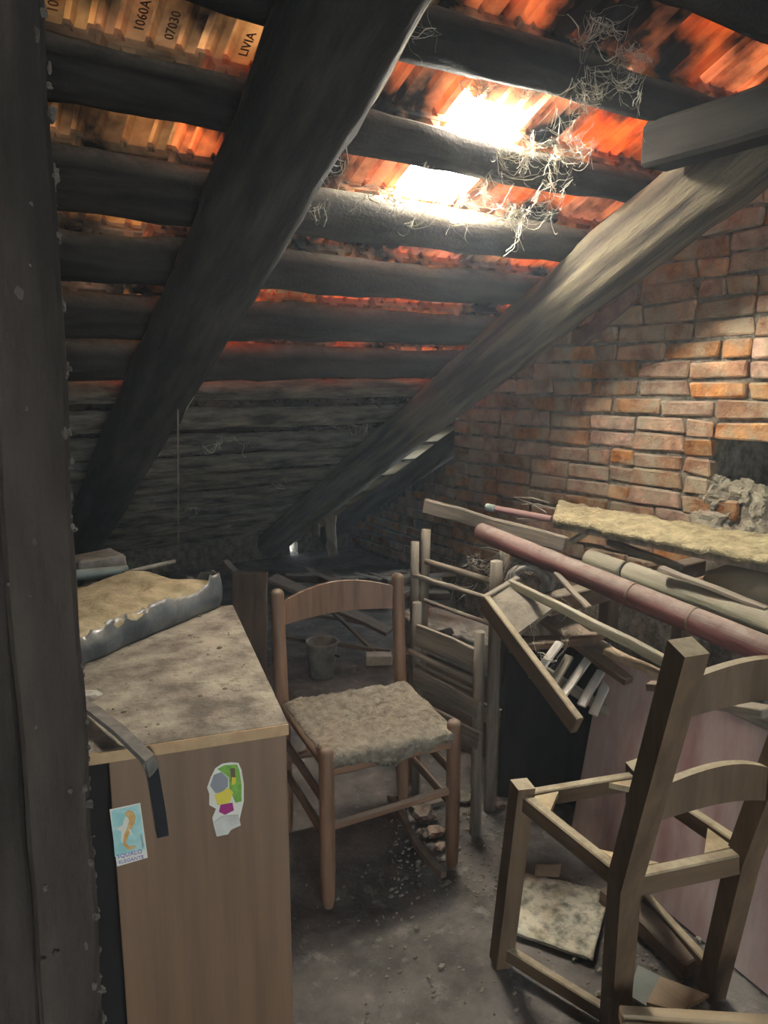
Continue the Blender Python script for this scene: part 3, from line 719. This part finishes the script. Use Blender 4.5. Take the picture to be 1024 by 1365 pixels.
# bundle of cloth on a case behind the frames
cs = thing('suitcase', 'dusty grey case with a round lock behind the chair frames', 'case', g0(P(600, 840, 2.95)))
cp = P(604, 850, 2.95)
cdir = (P(650, 860, 2.75) - P(565, 825, 3.0)); cdir.z = 0; cdir.normalize()
mwc = Matrix((cdir, ZU.cross(cdir), ZU)).transposed().to_4x4(); mwc.translation = V((cp.x, cp.y, .30))
link('body', boxmesh(.50, .16, cp.z - .30 + .07, M['cloth'], .02, .012, True, 4), cs, mwc)
lk = P(588, 848, 2.80)
log('lock', lk, lk + (ZU.cross(cdir)) * .05, .022, .022, M['dark'], cs, wob=.02, n=12, rings=4)
cr1 = bar('wooden_crate', V((cp.x, cp.y, 0)) + ZU * .15 - cdir * .24, V((cp.x, cp.y, 0)) + ZU * .15 + cdir * .24, .20, .30, M['brown'], None, bev=.006, jit=.008, segs=4)
tag(cr1, 'dark wooden crate under the grey case behind the chair frames', 'crate')
def rag(u, v):
    p = mwc @ V(((u - .5) * .44, (v - .5) * .2, cp.z - .30 + .085))
    return p + ZU * (.03 * nz(p, 12) + .02 * nz(p, 26, 4) - .02 * abs(v - .5) * 2)
tag(link('rag', sheet(rag, 26, 14, M['cloth'], ZU * -.02)), 'crumpled pale rag on the grey case behind the chair frames', 'rag')

# ------------------------------------------------------------------ heap against the brick wall
red = thing('red_pole', 'long faded red pole, topmost across the heap, dusty with dark bands', 'pole', P(850, 790, 2.0))
pL, pR = P(641, 709, 2.5), P(1024, 868, 1.72); dR = (pR - pL).normalized(); pR2 = pR + dR * .25
log('pole', pL, pR2, .031, .036, M['red'], red, wob=.02, n=16, rings=20, seed=2)
for u, v in ((845, 787), (925, 825)):
    f = (u - 641) / 383; t_ = 1 / ((1 - f) / 2.5 + f / 1.72); c = pL + dR * ((P(u, v, t_) - pL).dot(dR))
    log('band', c - dR * .003, c + dR * .003, .0362, .0362, M['brown'], red, wob=.01, n=16, rings=4)
gp = thing('grey_pole', 'grey green jointed pole lying behind the red pole', 'pole', P(900, 780, 2.2))
gL, gR = P(785, 744, 2.5), P(1024, 829, 1.95); dG = (gR - gL).normalized()
jt = gL + dG * .16
log('pole', gL, jt, .030, .031, M['greypole'], gp, wob=.03, n=14, rings=8)
log('pole', jt + dG * .012, gR + dG * .35, .033, .035, M['greypole'], gp, wob=.03, n=14, rings=14)
log('joint', jt - dG * .004, jt + dG * .016, .027, .027, M['dark'], gp, wob=.02, n=12, rings=4)
pk = thing('pink_tube', 'thin pink tube with a grey cap poking out of the heap', 'tube', P(690, 683, 2.7))
log('tube', P(660, 678, 2.72), P(735, 692, 2.6), .012, .012, M['pink'], pk, wob=.02, n=10)
log('cap', P(648, 675.5, 2.735), P(660, 678, 2.72), .0135, .0135, M['teal'], pk, wob=.02, n=10, rings=4)
pkb = bar('grey_plank', P(566, 674, 2.8), P(755, 726, 2.48), .022, .052, M['grey'], None, bev=.004, jit=.008, segs=8)
tag(pkb, 'weathered grey plank sticking out to the left above the ladder frames', 'plank')
# wide board under a crust of yellow dust
b00, b10, b11, b01 = P(738, 690, 2.62), P(1024, 746, 1.95), P(1024, 714, 2.25), P(745, 668, 2.95)
far = (b10 - b00) * 0
def boardf(u, v):
    uu = u * 1.35
    n0 = b00 + (b10 - b00) * uu; f0 = b01 + (b11 - b01) * uu
    p = n0 + (f0 - n0) * v
    return p + ZU * (.012 * nz(p, 10) + .012 * nz(p, 32, 7) + .012 * math.sin(math.pi * v)) + V((0, .01 * nz(p, 13, 9), 0))
bd = thing('dusty_board', 'wide board under a crust of yellow dust leaning on the brick wall', 'board', P(880, 710, 2.4))
link('dust_crust', sheet(boardf, 70, 16, M['boarddust'], ZU * -.018), bd)
link('board', sheet(lambda u, v: boardf(u, v) - ZU * .020 if 0 else (b00 + (b10 - b00) * u * 1.35).lerp(b01 + (b11 - b01) * u * 1.35, .03 + v * .94) - ZU * .016, 10, 3, M['grey'], ZU * -.022, False), bd)
# wires at the board end
def wires():
    bm = bmesh.new()
    for (u1, v1, u2, v2) in ((686, 663, 732, 670), (690, 665, 728, 683), (695, 672, 740, 678)):
        p, q = P(u1, v1, 2.85), P(u2, v2, 2.7); tube(bm, [p, p.lerp(q, .5) + ZU * .008, q], .0025, 5)
    return finish(bm, 'wires', M['web'])
tag(link('wire_bundle', wires()), 'few stiff pale wires sticking out at the end of the dusty board', 'wire')
def stk(name, u1, v1, t1_, u2, v2, t2_, w_, h_, m, label, cat='stick'):
    o = bar(name, P(u1, v1, t1_), P(u2, v2, t2_), w_, h_, M[m], None, bev=.002, jit=.006, segs=5, seed=u1); return tag(o, label, cat)
stk('lath', 812, 722, 2.55, 908, 757, 2.3, .03, .02, 'grey', 'short flat lath between the grey pole and the dusty board')
stk('lath', 880, 757, 2.2, 1024, 812, 1.95, .03, .012, 'grey', 'thin lath lying just above the grey pole')
stk('lath', 680, 777, 2.24, 902, 888, 1.55, .016, .024, 'greypole', 'long thin lath slanting down below the red pole')
stk('stick', 700, 712, 2.75, 700, 712, 2.70, .02, .02, 'grey', 'x') if 0 else None
stk('stick', 762, 722, 2.6, 788, 708, 2.65, .018, .018, 'pale', 'stubby pale stick jutting up left of the dusty board')
stk('stick', 740, 690, 2.75, 690, 694, 2.85, .012, .012, 'grey', 'thin splinter beside the pink tube')
stk('stick', 742, 766, 2.2, 786, 812, 2.0, .018, .010, 'grey', 'narrow weathered slat leaning under the red pole')
tn = link('tan_sack', smooth(rock(.155, M['tan'], 5, (.9, 1.0, .62), 4, .2)), None, Matrix.Translation(P(1000, 796, 2.22)))
tag(tn, 'rounded tan sack between the grey pole and the dusty board', 'sack')
# rubble in the broken wall
def rubblepile():
    bm = bmesh.new(); rr = random.Random(3)
    for i in range(110):
        y = rr.uniform(1.02, 1.70); zt = 1.02 - .16 * max(0, 1.5 - y) + (.06 if 1.55 < y else 0); z = zt - rr.uniform(0, .30); r = rr.uniform(.022, .06)
        g = bmesh.ops.create_icosphere(bm, subdivisions=3, radius=r)['verts']; sx, sy, sz = rr.uniform(.5, .8), rr.uniform(.7, 1.3), rr.uniform(.6, 1.1)
        c = V((WX + .045 - .10 * (zt - z) + rr.uniform(-.02, .02), y, z))
        for v in g:
            d = v.co / r; k = 1 + .45 * noise.noise(d * 1.6 + V((i, 0, 0))) + .35 * noise.noise(d * 4 + V((0, i, 0))) + .2 * noise.noise(d * 9 + V((0, i, 0)))
            v.co = c + V((d.x * sx, d.y * sy, d.z * sz)) * r * k
    return finish(bm, 'plaster_rubble', M['rubble'])
tag(link('plaster_rubble', rubblepile()), 'crumbled plaster rubble below the hole in the brick wall', 'rubble', kind='stuff')
# broken seat frame corner and dark lath
sf = thing('seat_frame', 'broken corner of a chair seat frame hanging beside the ladder frames', 'seat frame', P(690, 850, 2.1))
k0, k1 = P(646, 803, 2.18), P(770, 968, 1.85)
bar('rail', k0, k1, .022, .055, M['wood2'], sf, bev=.003, up=ZU)
kd = (k1 - k0).normalized(); ks = P(735, 795, 2.2)
link('corner_brace', poly([k0 + kd * .01, k0 + kd * .16, P(742, 812, 2.1), P(688, 778, 2.25)], M['grey'], ZU * .012), sf)
bar('rail', k0 + ZU * .0, P(692, 776, 2.26), .022, .04, M['grey'], sf, bev=.003)
# slats of an old crate behind the red panel
sc_ = thing('slatted_crate', 'pale slatted crate side behind the broken seat frame', 'crate', P(765, 910, 2.05))
for k in range(5):
    u = 718 + k * 20
    bar('slat', P(u + 24 + (5, -3, 4, 0, -6)[k], 856 + k * 12 + (0, 6, -3, 2, -8)[k], 2.2), P(u - 8 + (0, 4, -2, 5, 0)[k], 905 + k * 12, 2.15), .028, .010, M['white' if k != 1 else 'grey'], sc_, bev=.002, jit=.004, segs=3, seed=k)
bar('rail', P(700, 878, 2.22), P(812, 950, 2.18), .02, .03, M['grey'], sc_, bev=.002)
# coil of rag / cable
def coil():
    bm = bmesh.new()
    for j in range(5):
        pts = []
        for i in range(25):
            an = i / 24 * 5.6 + j
            r = .045 + .008 * j + .006 * noise.noise(V((i * .4, j, 0)))
            pts.append(P(705, 775, 2.32 + .02 * j) + cr * (r * math.cos(an)) + ZU * (r * math.sin(an)) + V((0, .012 * noise.noise(V((i * .5, j * 3, 1))), 0)))
        tube(bm, pts, .011, 7)
    return finish(bm, 'coil', M['cloth'], True)
tag(link('cloth_coil', coil()), 'twisted coil of grey cloth hung behind the ladder posts', 'cloth')
# clutter under the poles
stk('plank', 700, 800, 2.5, 850, 905, 2.1, .10, .02, 'brown', 'dark brown board lying deep under the red pole', 'board')
stk('plank', 690, 860, 2.4, 800, 850, 2.2, .12, .02, 'brown', 'dark board standing on edge behind the slatted crate', 'board')

vb = bar('shade_board', flo(690, 1062).lerp(flo(768, 1090), .5) + V((.03, .02, 0)), flo(690, 1062).lerp(flo(768, 1090), .5) + V((.07, .04, .56)), .34, .02, M['shadewood'], None, up=V((.65, .75, 0)), bev=.003)  # black sheet added to stand for the dark void here
tag(vb, 'black board put in for the deep shade between ladder frame and red board', 'board')
# red panel
rBL, rTL = vec(1.62, 1.47, 0), P(806, 870, 2.17); rBR = vec(1.50, .45, 0)
rTL = V((1.665, 1.415, .60)); rTR = V((1.56, .50, .60))
rp = thing('red_board', 'tall dusty red board leaning behind the seatless chair', 'board', (1.6, 1.0, 0))
nrm = ((rBR - rBL).cross(rTL - rBL)).normalized()
if nrm.x > 0: nrm = -nrm
bm = bmesh.new()
fr_ = [rBL, rBR, rTR, rTL]; A1 = [bm.verts.new(p) for p in fr_]; A2 = [bm.verts.new(p - nrm * .03) for p in fr_]
bm.faces.new(A1); bm.faces.new(A2)
for i in range(4): bm.faces.new((A1[i], A1[(i + 1) % 4], A2[(i + 1) % 4], A2[i]))
bmesh.ops.bevel(bm, geom=list(bm.edges), offset=.003, segments=1, affect='EDGES')
link('face', finish(bm, 'face', M['redpanel']), rp)
bar('top_rail', rTL + ZU * .006 - nrm * .015, rTL.lerp(rTR, .42) + ZU * .006 - nrm * .015, .034, .018, M['plank'], rp, bev=.003, jit=.006, segs=5)
bar('top_rail', rTL.lerp(rTR, .46) + ZU * .012 - nrm * .02, rTR + ZU * .012 - nrm * .02, .05, .016, M['grey'], rp, bev=.003, jit=.006, segs=5)
stk('board', 935, 935, 1.72, 1024, 950, 1.55, .05, .018, 'grey', 'grey board end lying behind the red panel top', 'board')
stk('board', 865, 915, 1.9, 1024, 925, 1.7, .03, .02, 'brown', 'narrow dark board behind the top of the red panel', 'board')
# trestle under the poles, mostly hidden
trs = thing('wooden_trestle', 'dark trestle under the poles behind the red panel', 'trestle', (1.95, 1.2, 0))
for yy in (.72, 1.62):
    bar('cross_beam', V((1.52 if yy < 1 else 1.62, yy, .70)), V((2.40, yy, .72)), .06, .06, M['brown'], trs, bev=.004)
    for xx in (1.92, 2.32): bar('leg', V((xx, yy, 0)), V((xx, yy, .69)), .05, .05, M['brown'], trs, bev=.004)

# ------------------------------------------------------------------ floor: paper, planks, debris
pq = [flo(u, v, .006) for u, v in ((688, 1178), (712, 1170), (770, 1185), (808, 1194), (800, 1262), (785, 1283), (740, 1268), (684, 1247))]
pa_ = thing('old_magazine', 'stained old magazine lying open on the floor under the seatless chair', 'magazine', flo(745, 1225))
def pg(u, v, c, z, amp):
    p = c[0].lerp(c[1], u).lerp(c[3].lerp(c[2], u), v); return p + ZU * (z + amp * nz(p, 14) + amp * .5 * nz(p, 40) + (.012 * max(0, u + v - 1.6)))
cq = [flo(683, 1248, 0), flo(790, 1285, 0), flo(812, 1196, 0), flo(700, 1170, 0)]
link('page', sheet(lambda u, v: pg(u, v, cq, .016, .008), 24, 24, M['paper'], ZU * -.003), pa_)
cq2 = [p + V((-.006, .012, 0)) for p in cq]
link('page', sheet(lambda u, v: pg(u, v, cq2, .009, .004), 12, 12, M['white'], ZU * -.003), pa_)
sl = link('paper_scrap', sheet(lambda u, v: pg(u, v, [flo(712, 1176, 0), flo(745, 1178, 0), flo(748, 1162, 0), flo(714, 1160, 0)], .022, .004), 8, 8, M['plank'], ZU * -.002))
tag(sl, 'yellowed paper scrap at the upper edge of the magazine', 'paper')
pl = thing('light_planks', 'pair of light planed planks at the lower right corner', 'planks', flo(930, 1360))
def flat_plank(p, q, w_, th, m, par, nm='plank'):
    d = (q - p); d.z = 0; d.normalize(); sd = V((-d.y, d.x, 0))
    mm = Matrix((sd, d, ZU)).transposed().to_4x4(); mm.translation = (p + q) / 2
    return link(nm, boxmesh(w_, (q - p).length, th, M[m], .003, .003, True), par, mm)
q1, q2 = P(832, 1338, 1.26), P(1030, 1352, 1.20)
q1.z = q2.z = .19; q1 = flo(828, 1345, .2); q2 = flo(1080, 1362, .2); q1.z = q2.z = .17
flat_plank(q1, q2, .028, .03, 'plank', pl)
sh = V((q2.y - q1.y, -(q2.x - q1.x), 0)).normalized()
flat_plank(q1 + sh * .05, q2 + sh * .05, .06, .026, 'plank', pl)
flat_plank(q1 + sh * .115, q2 + sh * .115, .06, .026, 'plank', pl)
bx = bar('packing_box', V((q1.x + .03, q1.y, .084)) + sh * .08, V((q2.x, q2.y, .084)) + sh * .08, .17, .166, M['brown'], None, bev=.004)
tag(bx, 'dark box under the light planks at the lower right corner', 'box')
# shards and boards near the seatless chair foot
for k, (px, m, lab) in enumerate((([(850, 1290), (895, 1312), (862, 1345), (838, 1330)], 'teal', 'grey broken sheet on the floor behind the seatless chair'),
                                  ([(880, 1305), (945, 1330), (905, 1352), (862, 1340)], 'plank', 'pale broken board piece on the floor by the seatless chair foot'))):
    o = link('broken_sheet', poly([flo(u, v, .012 + .012 * k) for u, v in px], M[m], ZU * .008)); tag(o, lab, 'board')
dk = bar('dark_board', flo(812, 1190, .03), flo(925, 1290, .03), .06, .05, M['brown'], None, bev=.004, jit=.01, segs=4)
tag(dk, 'dark mouldy board lying at the foot of the red panel', 'board')
# under the rush chair
fb = flat_plank(flo(545, 1078), flo(605, 1060), .07, .02, 'grey', None, 'floor_board'); tag(fb, 'short grey board on the floor under the rush chair', 'board')
def bent():
    pts = [flo(u, v, .014) for u, v in ((520, 1062), (534, 1082), (545, 1105), (558, 1128), (575, 1150), (592, 1166))]
    return sweep(pts, .02, .02, M['brown'], across=V((1, .3, 0)), bev=.002)
tag(link('curved_strip', bent()), 'curved dark strip lying on the floor under the rush chair', 'lath')  # dark curved strip laid across the floor
bl = thing('rubble_block', 'x', 'rubble', (0, 0, 0)) if 0 else None
rr = random.Random(12)
labs = ['largest brick lump under the rush chair front corner', 'squarish brick lump left of the rush chair front leg', 'flattened brick lump nearest the grey floor board',
        'small rounded brick lump between chair leg and curved strip', 'brick crumb touching the curved strip', 'reddish brick lump by the seatless chair front leg', 'brick lump at the ladder frame foot', 'grey brick lump behind the rush chair leg']
for k, (u, v, r) in enumerate(((566, 1085, .034), (580, 1108, .026), (560, 1072, .022), (588, 1128, .018), (566, 1112, .014), (664, 1072, .024), (632, 1082, .022), (618, 1062, .028))):
    o = link('brick_lump', rock(r, M['dbrick' if k != 7 else 'rubble'], k * 3.1, (1.1, 1, .7)), None, Matrix.Translation(flo(u, v, r * .45))); tag(o, labs[k], 'brick lump')
def grit():
    bm = bmesh.new(); q = random.Random(21)
    for i in range(900):
        if i < 420: p = flo(q.uniform(520, 700), q.uniform(1050, 1200), 0)
        elif i < 600: p = flo(q.uniform(400, 820), q.uniform(1150, 1420), 0)
        elif i < 800: p = V((q.uniform(1.0, 2.4), q.uniform(2.2, 4.2), 0))
        else: p = flo(q.uniform(800, 960), q.uniform(1240, 1350), 0)
        r = q.uniform(.0015, .005) * (1.9 if q.random() < .10 else 1)
        g = bmesh.ops.create_icosphere(bm, subdivisions=1, radius=r)['verts']; s_1, s_2 = q.uniform(.7, 2), q.uniform(.5, 1.1)
        for v in g: v.co = p + V((v.co.x * s_1, v.co.y, v.co.z * s_2)) + ZU * (r * .2 )
    return finish(bm, 'floor_grit', M['mortar'])
tag(link('floor_grit', grit()), 'plaster crumbs and grit scattered over the floor', 'grit', kind='stuff')

# ------------------------------------------------------------------ things at the back
bu = thing('bucket', 'small pale bucket with a rim on the floor behind the rush chair', 'bucket', flo(430, 900))
prof = [(.055, 0), (.075, .16), (.079, .165), (.079, .175), (.073, .175), (.07, .165), (.052, .02), (.01, .018)]
link('body', lathe(prof, M['tin'], 22), bu, Matrix.Translation(flo(430, 900)))
log('handle', flo(430, 900) + V((-.07, -.02, .165)), flo(430, 900) + V((.06, -.06, .10)), .004, .004, M['dark'], bu, n=6)
wb = link('white_block', boxmesh(.13, .07, .05, M['white'], .004, .004), None, Matrix.Translation(flo(505, 884)) @ Matrix.Rotation(-.5, 4, 'Z'))
tag(wb, 'white block on the floor seen through the rush chair back', 'block')
bp_ = bar('brown_panel', flo(333, 905) + V((0, 0, 0)), P(333, 762, 3.35), .16, .022, M['brown'], None, up=fw, bev=.004, jit=.006, segs=5)
tag(bp_, 'upright dark brown panel between cabinet and rush chair', 'panel')
for k, (u1, v1, z1, u2, v2, z2, w_, lab) in enumerate(((362, 770, .34, 520, 842, .12, .10, 'wide brown board slanting down behind the rush chair back'),
        (380, 850, .08, 520, 868, .05, .02, 'lower thin stick seen through the rush chair back'), (400, 815, .16, 525, 838, .10, .022, 'upper thin stick seen through the rush chair back'),
        (440, 812, .18, 500, 870, .04, .02, 'short stick crossing the others behind the rush chair back'), (300, 748, .45, 340, 790, .30, .05, 'dark board end beyond the cabinet corner'))):
    o = bar('old_board' if w_ > .04 else 'stick', flo(u1, v1, z1), flo(u2, v2, z2), w_, .02, M['brown'], None, bev=.003, jit=.006, segs=5, seed=k); tag(o, lab, 'board' if w_ > .04 else 'stick')
rb = random.Random(5); pos = []
for k in range(26):
    u = 400 + (k % 13) * 15 + rb.uniform(-5, 5); v = 792 - 22 * (k // 13) + rb.uniform(-4, 4)
    p = flo(u, v, .05 + .06 * (k // 13)); 
    me = BR[k % 6].copy() if k < 6 else None
    if me: me.materials[0] = M['dbrick']; pos.append(me)
    o = link('loose_brick', pos[k % 6], None, Matrix.Translation(p) @ Matrix.Rotation(rb.uniform(0, 3), 4, 'Z') @ Matrix.Rotation(1.57 + rb.uniform(-.2, .2), 4, 'Y'))
    tag(o, 'dark loose brick in the heap below the roof eave', 'brick', 'loose bricks below the eave')

# ------------------------------------------------------------------ cobwebs
def web(name, label, spots, n, spread, seed, drop=.1, r=.0006):
    q = random.Random(seed); bm = bmesh.new()
    for s in spots:
        A = [s + V((q.gauss(0, spread), q.gauss(0, spread * .6), q.gauss(0, spread * .45))) for _ in range(14)]
        for i in range(n // len(spots) * 4):
            p = q.choice(A); near = sorted(A, key=lambda k: (k - p).length)[1:6]
            e = q.choice(near) + V((q.gauss(0, .006), q.gauss(0, .006), q.gauss(0, .006)))
            if q.random() < .2: e = p + V((q.gauss(0, spread * .5), q.gauss(0, spread * .3), -abs(q.gauss(0, drop * .4))))
            k = 8; sag = (p - e).length * abs(q.gauss(0, .2)); pts = []
            for j in range(k + 1):
                f = j / k; c = p.lerp(e, f) - ZU * (sag * math.sin(math.pi * f))
                c += V((nz(c, 30, i), nz(c, 30, i + 50), nz(c, 30, i + 90))) * .013; pts.append(c)
            rad = r * q.choice((.4, .5, .6, .8, 1, 1.6, 2.6))
            tube(bm, pts, [rad * (.5 + 1.6 * abs(noise.noise(V((j * .9, i, 0))))) for j in range(k + 1)], 3)
    o = link(name, finish(bm, name, M['web'])); tag(o, label, 'cobweb', kind='stuff'); return o
D_ = lambda u, v, k=1.42: atroof(u, v, k)
web('cobweb', 'dusty cobwebs around the two bright glass tiles', [D_(560, 240), D_(700, 195), D_(650, 260), D_(740, 200), D_(520, 265), D_(600, 285)], 130, .06, 1)
web('cobweb', 'dusty cobwebs hanging under the tiles right of the glass tiles', [D_(700, 280), D_(730, 250), D_(760, 180), D_(780, 130), D_(820, 110)], 90, .05, 2)
web('cobweb', 'cobwebs hanging at the top of the roof above the glass tiles', [D_(790, 30, 1.5), D_(830, 70, 1.5), D_(700, 110, 1.5), D_(540, 30, 1.45), D_(640, 120, 1.5)], 90, .055, 3)
web('cobweb', 'cobweb strands along the split edge of the left rafter', [D_(430, 215, 1.3), D_(400, 270, 1.3), D_(440, 160, 1.3)], 24, .03, 4)
web('cobweb', 'cobweb shreds on the lower battens near the eave', [D_(300, 590, 1.5), D_(440, 560, 1.5), D_(250, 680, 1.5), D_(380, 640, 1.5), D_(480, 570, 1.5), D_(300, 700, 1.5)], 60, .045, 5, .05, .0009)
web('cobweb', 'grey cobwebs stretched under the left end of the red pole', [P(640, 760, 2.45), P(690, 760, 2.4), P(720, 800, 2.2), P(735, 840, 2.1), P(640, 735, 2.5)], 55, .06, 6, .1, .0006)
th = bmesh.new(); tube(th, [D_(237, 500, 1.3), D_(237, 500, 1.3).lerp(P(238, 745, 3.2), .5), P(238, 745, 3.2)], .003, 5)
tag(link('hanging_string', finish(th, 'string', M['grey'])), 'thin string hanging down from the left rafter', 'string')

# ------------------------------------------------------------------ dusty air, also standing in for veiling glare
hz = bpy.data.materials.new('dusty_glare_haze'); hz.use_nodes = True
nt = hz.node_tree; nt.nodes.remove(nt.nodes['Principled BSDF'])
vs_ = nt.nodes.new('ShaderNodeVolumeScatter'); vs_.inputs['Color'].default_value = (.80, .90, 1, 1)
vs_.inputs['Density'].default_value = .017; vs_.inputs['Anisotropy'].default_value = .35
nt.links.new(vs_.outputs[0], nt.nodes['Material Output'].inputs['Volume'])
bm = bmesh.new()
lo = [bm.verts.new((x, y, .0)) for x, y in ((X0 + .02, -.4), (WX - .02, -.4), (WX - .02, 5.1), (X0 + .02, 5.1))]
hi = [bm.verts.new((v.co.x, v.co.y, roofz(v.co.y, 1.56))) for v in lo]
bm.faces.new(lo); bm.faces.new(hi)
for i in range(4): bm.faces.new((lo[i], lo[(i + 1) % 4], hi[(i + 1) % 4], hi[i]))
tag(link('haze', finish(bm, 'haze', hz)), 'thin dusty haze in the attic air, standing in for veiling glare', 'haze', kind='stuff')
